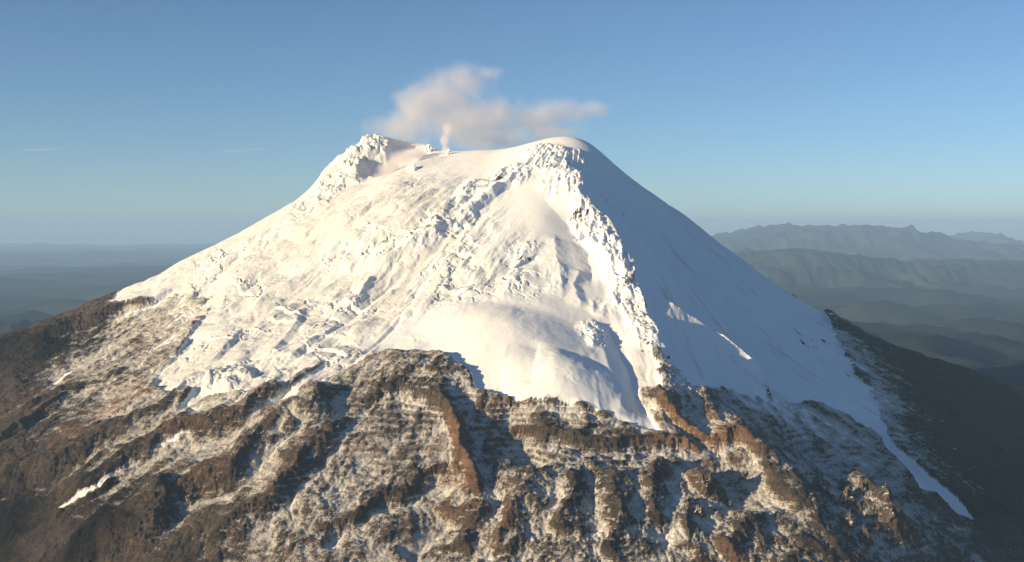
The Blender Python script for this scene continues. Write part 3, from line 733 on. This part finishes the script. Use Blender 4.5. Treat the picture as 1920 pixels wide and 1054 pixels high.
for i, (a_, b_, sz_, lb) in enumerate([(803, 284, 22, 'knobbly rimed tower standing beside the steam vent'), (842, 289, 17, 'small white ice knob at the foot of the steam column'), (777, 318, 16, 'rounded ice block on the front lip of the crater'), (1103, 382, 6, 'thin ice spike high on the arete'),
                                       (1124, 400, 6, 'lone ice tooth against the shaded face'), (1186, 492, 7, 'ice fin jutting out into the shaded face'), (1092, 346, 8, 'ice horn at the top of the arete under the dome')]):
    put('ice_tower', TOW[i % 3], a_, b_, sz_, lb, 'ice', None, rot=(0, 0, i * .9), sz=(1, 1, 1) if i < 3 else (.6, .6, 1.3))
put('boulder', STONE[1], 1566, 600, 34, 'large dark rock on the right skyline of the shaded face', 'boulder', None, rot=(.1, .35, .4), sz=(1.5, .8, .6))

# ------------------------------------------------------------------ steam
def steam(name, blobs, label, dens, noise, namp, color=(1.0, .95, .98), soft=.7, hull=1.12, step=1.0, cat='steam'):
    c3 = [pt(a, b_, Y) for a, b_, Y, *_ in blobs]
    r3 = [(rx * Y / FOC, ry, rz * Y / FOC) for _, _, Y, rx, ry, rz in blobs]
    org = np.mean(c3, axis=0)
    bm = bmesh.new()
    for c, r in zip(c3, r3):
        bmesh.ops.create_icosphere(bm, subdivisions=3, radius=1, matrix=Matrix.Translation(Vector(c - org)) @ Matrix.Diagonal((*[q * hull for q in r], 1)))
    me = bpy.data.meshes.new(name + '_raw'); bm.to_mesh(me); bm.free()
    o = bpy.data.objects.new(name + '_raw', me); COL.objects.link(o)
    md = o.modifiers.new('r', 'REMESH'); md.mode = 'VOXEL'; md.voxel_size = max(4.0, min(min(r) for r in r3) / 4)
    dg = bpy.context.evaluated_depsgraph_get(); me2 = bpy.data.meshes.new_from_object(o.evaluated_get(dg)); me2.name = name
    bpy.data.objects.remove(o); bpy.data.meshes.remove(me)
    m = bpy.data.materials.new(name + '_vapour'); m.use_nodes = True; nt = m.node_tree; nt.nodes.clear(); L = nt.links.new
    out = nt.nodes.new('ShaderNodeOutputMaterial'); v = nt.nodes.new('ShaderNodeVolumePrincipled'); v.inputs['Color'].default_value = (*color, 1); v.inputs['Anisotropy'].default_value = 0.0
    L(v.outputs[0], out.inputs['Volume'])
    tc = node(nt, 'ShaderNodeTexCoord')
    acc = None
    for c, r in zip(c3, r3):
        sb = node(nt, 'ShaderNodeVectorMath', operation='SUBTRACT'); sb.inputs[1].default_value = tuple(c - org); L(tc.outputs['Object'], sb.inputs[0])
        dv = node(nt, 'ShaderNodeVectorMath', operation='DIVIDE'); dv.inputs[1].default_value = r; L(sb.outputs[0], dv.inputs[0])
        ln = node(nt, 'ShaderNodeVectorMath', operation='LENGTH'); L(dv.outputs[0], ln.inputs[0])
        iv = node(nt, 'ShaderNodeMath', operation='SUBTRACT'); iv.inputs[0].default_value = 1.0; L(ln.outputs['Value'], iv.inputs[1])
        if acc is None: acc = iv.outputs[0]
        else:
            mx = node(nt, 'ShaderNodeMath', operation='SMOOTH_MAX'); mx.inputs[2].default_value = .35; L(acc, mx.inputs[0]); L(iv.outputs[0], mx.inputs[1]); acc = mx.outputs[0]
    n = node(nt, 'ShaderNodeTexNoise'); n.inputs['Scale'].default_value = 1.0 / noise; n.inputs['Detail'].default_value = 4; n.inputs['Roughness'].default_value = .55; n.inputs['Distortion'].default_value = .6
    L(tc.outputs['Object'], n.inputs['Vector'])
    na = node(nt, 'ShaderNodeMath', operation='MULTIPLY_ADD'); na.inputs[1].default_value = namp; na.inputs[2].default_value = -.5 * namp - .06; L(n.outputs['Fac'], na.inputs[0])
    ad = node(nt, 'ShaderNodeMath', operation='ADD'); L(acc, ad.inputs[0]); L(na.outputs[0], ad.inputs[1])
    mr = node(nt, 'ShaderNodeMapRange', interpolation_type='SMOOTHSTEP'); mr.inputs[1].default_value = 0; mr.inputs[2].default_value = soft; mr.inputs[4].default_value = dens; L(ad.outputs[0], mr.inputs[0])
    L(mr.outputs[0], v.inputs['Density'])
    m.cycles.volume_step_rate = step
    ob = link(name, me2, m, label=label, category=cat)
    ob.location = org
    return ob
steam('steam_cloud', [(868, 158, 6350, 74, 130, 46), (912, 136, 6350, 40, 80, 22), (838, 184, 6350, 90, 160, 62), (792, 208, 6350, 72, 140, 62), (850, 228, 6350, 120, 160, 60), (925, 218, 6380, 90, 140, 52), (1000, 224, 6400, 92, 120, 40),
                      (1062, 212, 6400, 74, 100, 30), (1112, 206, 6400, 44, 70, 21), (760, 240, 6350, 92, 130, 44), (920, 258, 6380, 150, 130, 38), (1035, 246, 6400, 84, 100, 32)],
      'large pinkish steam cloud drifting above the summit', .0095, 190, 1.2, soft=1.0, step=.35)
steam('steam_column', [(836, 282, 6180, 11, 30, 16), (834, 262, 6180, 12, 34, 18), (840, 243, 6180, 14, 38, 16)], 'thin bright steam column rising from the summit vent', .03, 40, .7, step=.5)
steam('steam_puff', [(730, 318, 5960, 32, 60, 24), (756, 298, 6040, 40, 70, 22), (712, 334, 5930, 20, 40, 17), (782, 288, 6100, 34, 60, 16)], 'cream steam puff spilling out of the crater', .022, 60, .8, step=.5)
steam('steam_puff', [(676, 276, 6260, 22, 40, 13), (664, 284, 6250, 14, 30, 9)], 'faint steam wisp on the left summit ridge', .016, 45, .8, step=.5)
steam('cloud_wisp', [(70, 281, 60000, 46, 900, 3.2), (100, 279, 60000, 30, 700, 2.4)], 'faint thin cloud streak low in the sky at the far left', .00022, 900, .8, step=.5, cat='cloud')
steam('cloud_wisp', [(440, 283, 60000, 50, 900, 3.0), (480, 280, 60000, 34, 700, 2.4)], 'faint thin cloud streak nearer the left summit', .00016, 900, .8, step=.5, cat='cloud')
print('done', time.time() - T0)
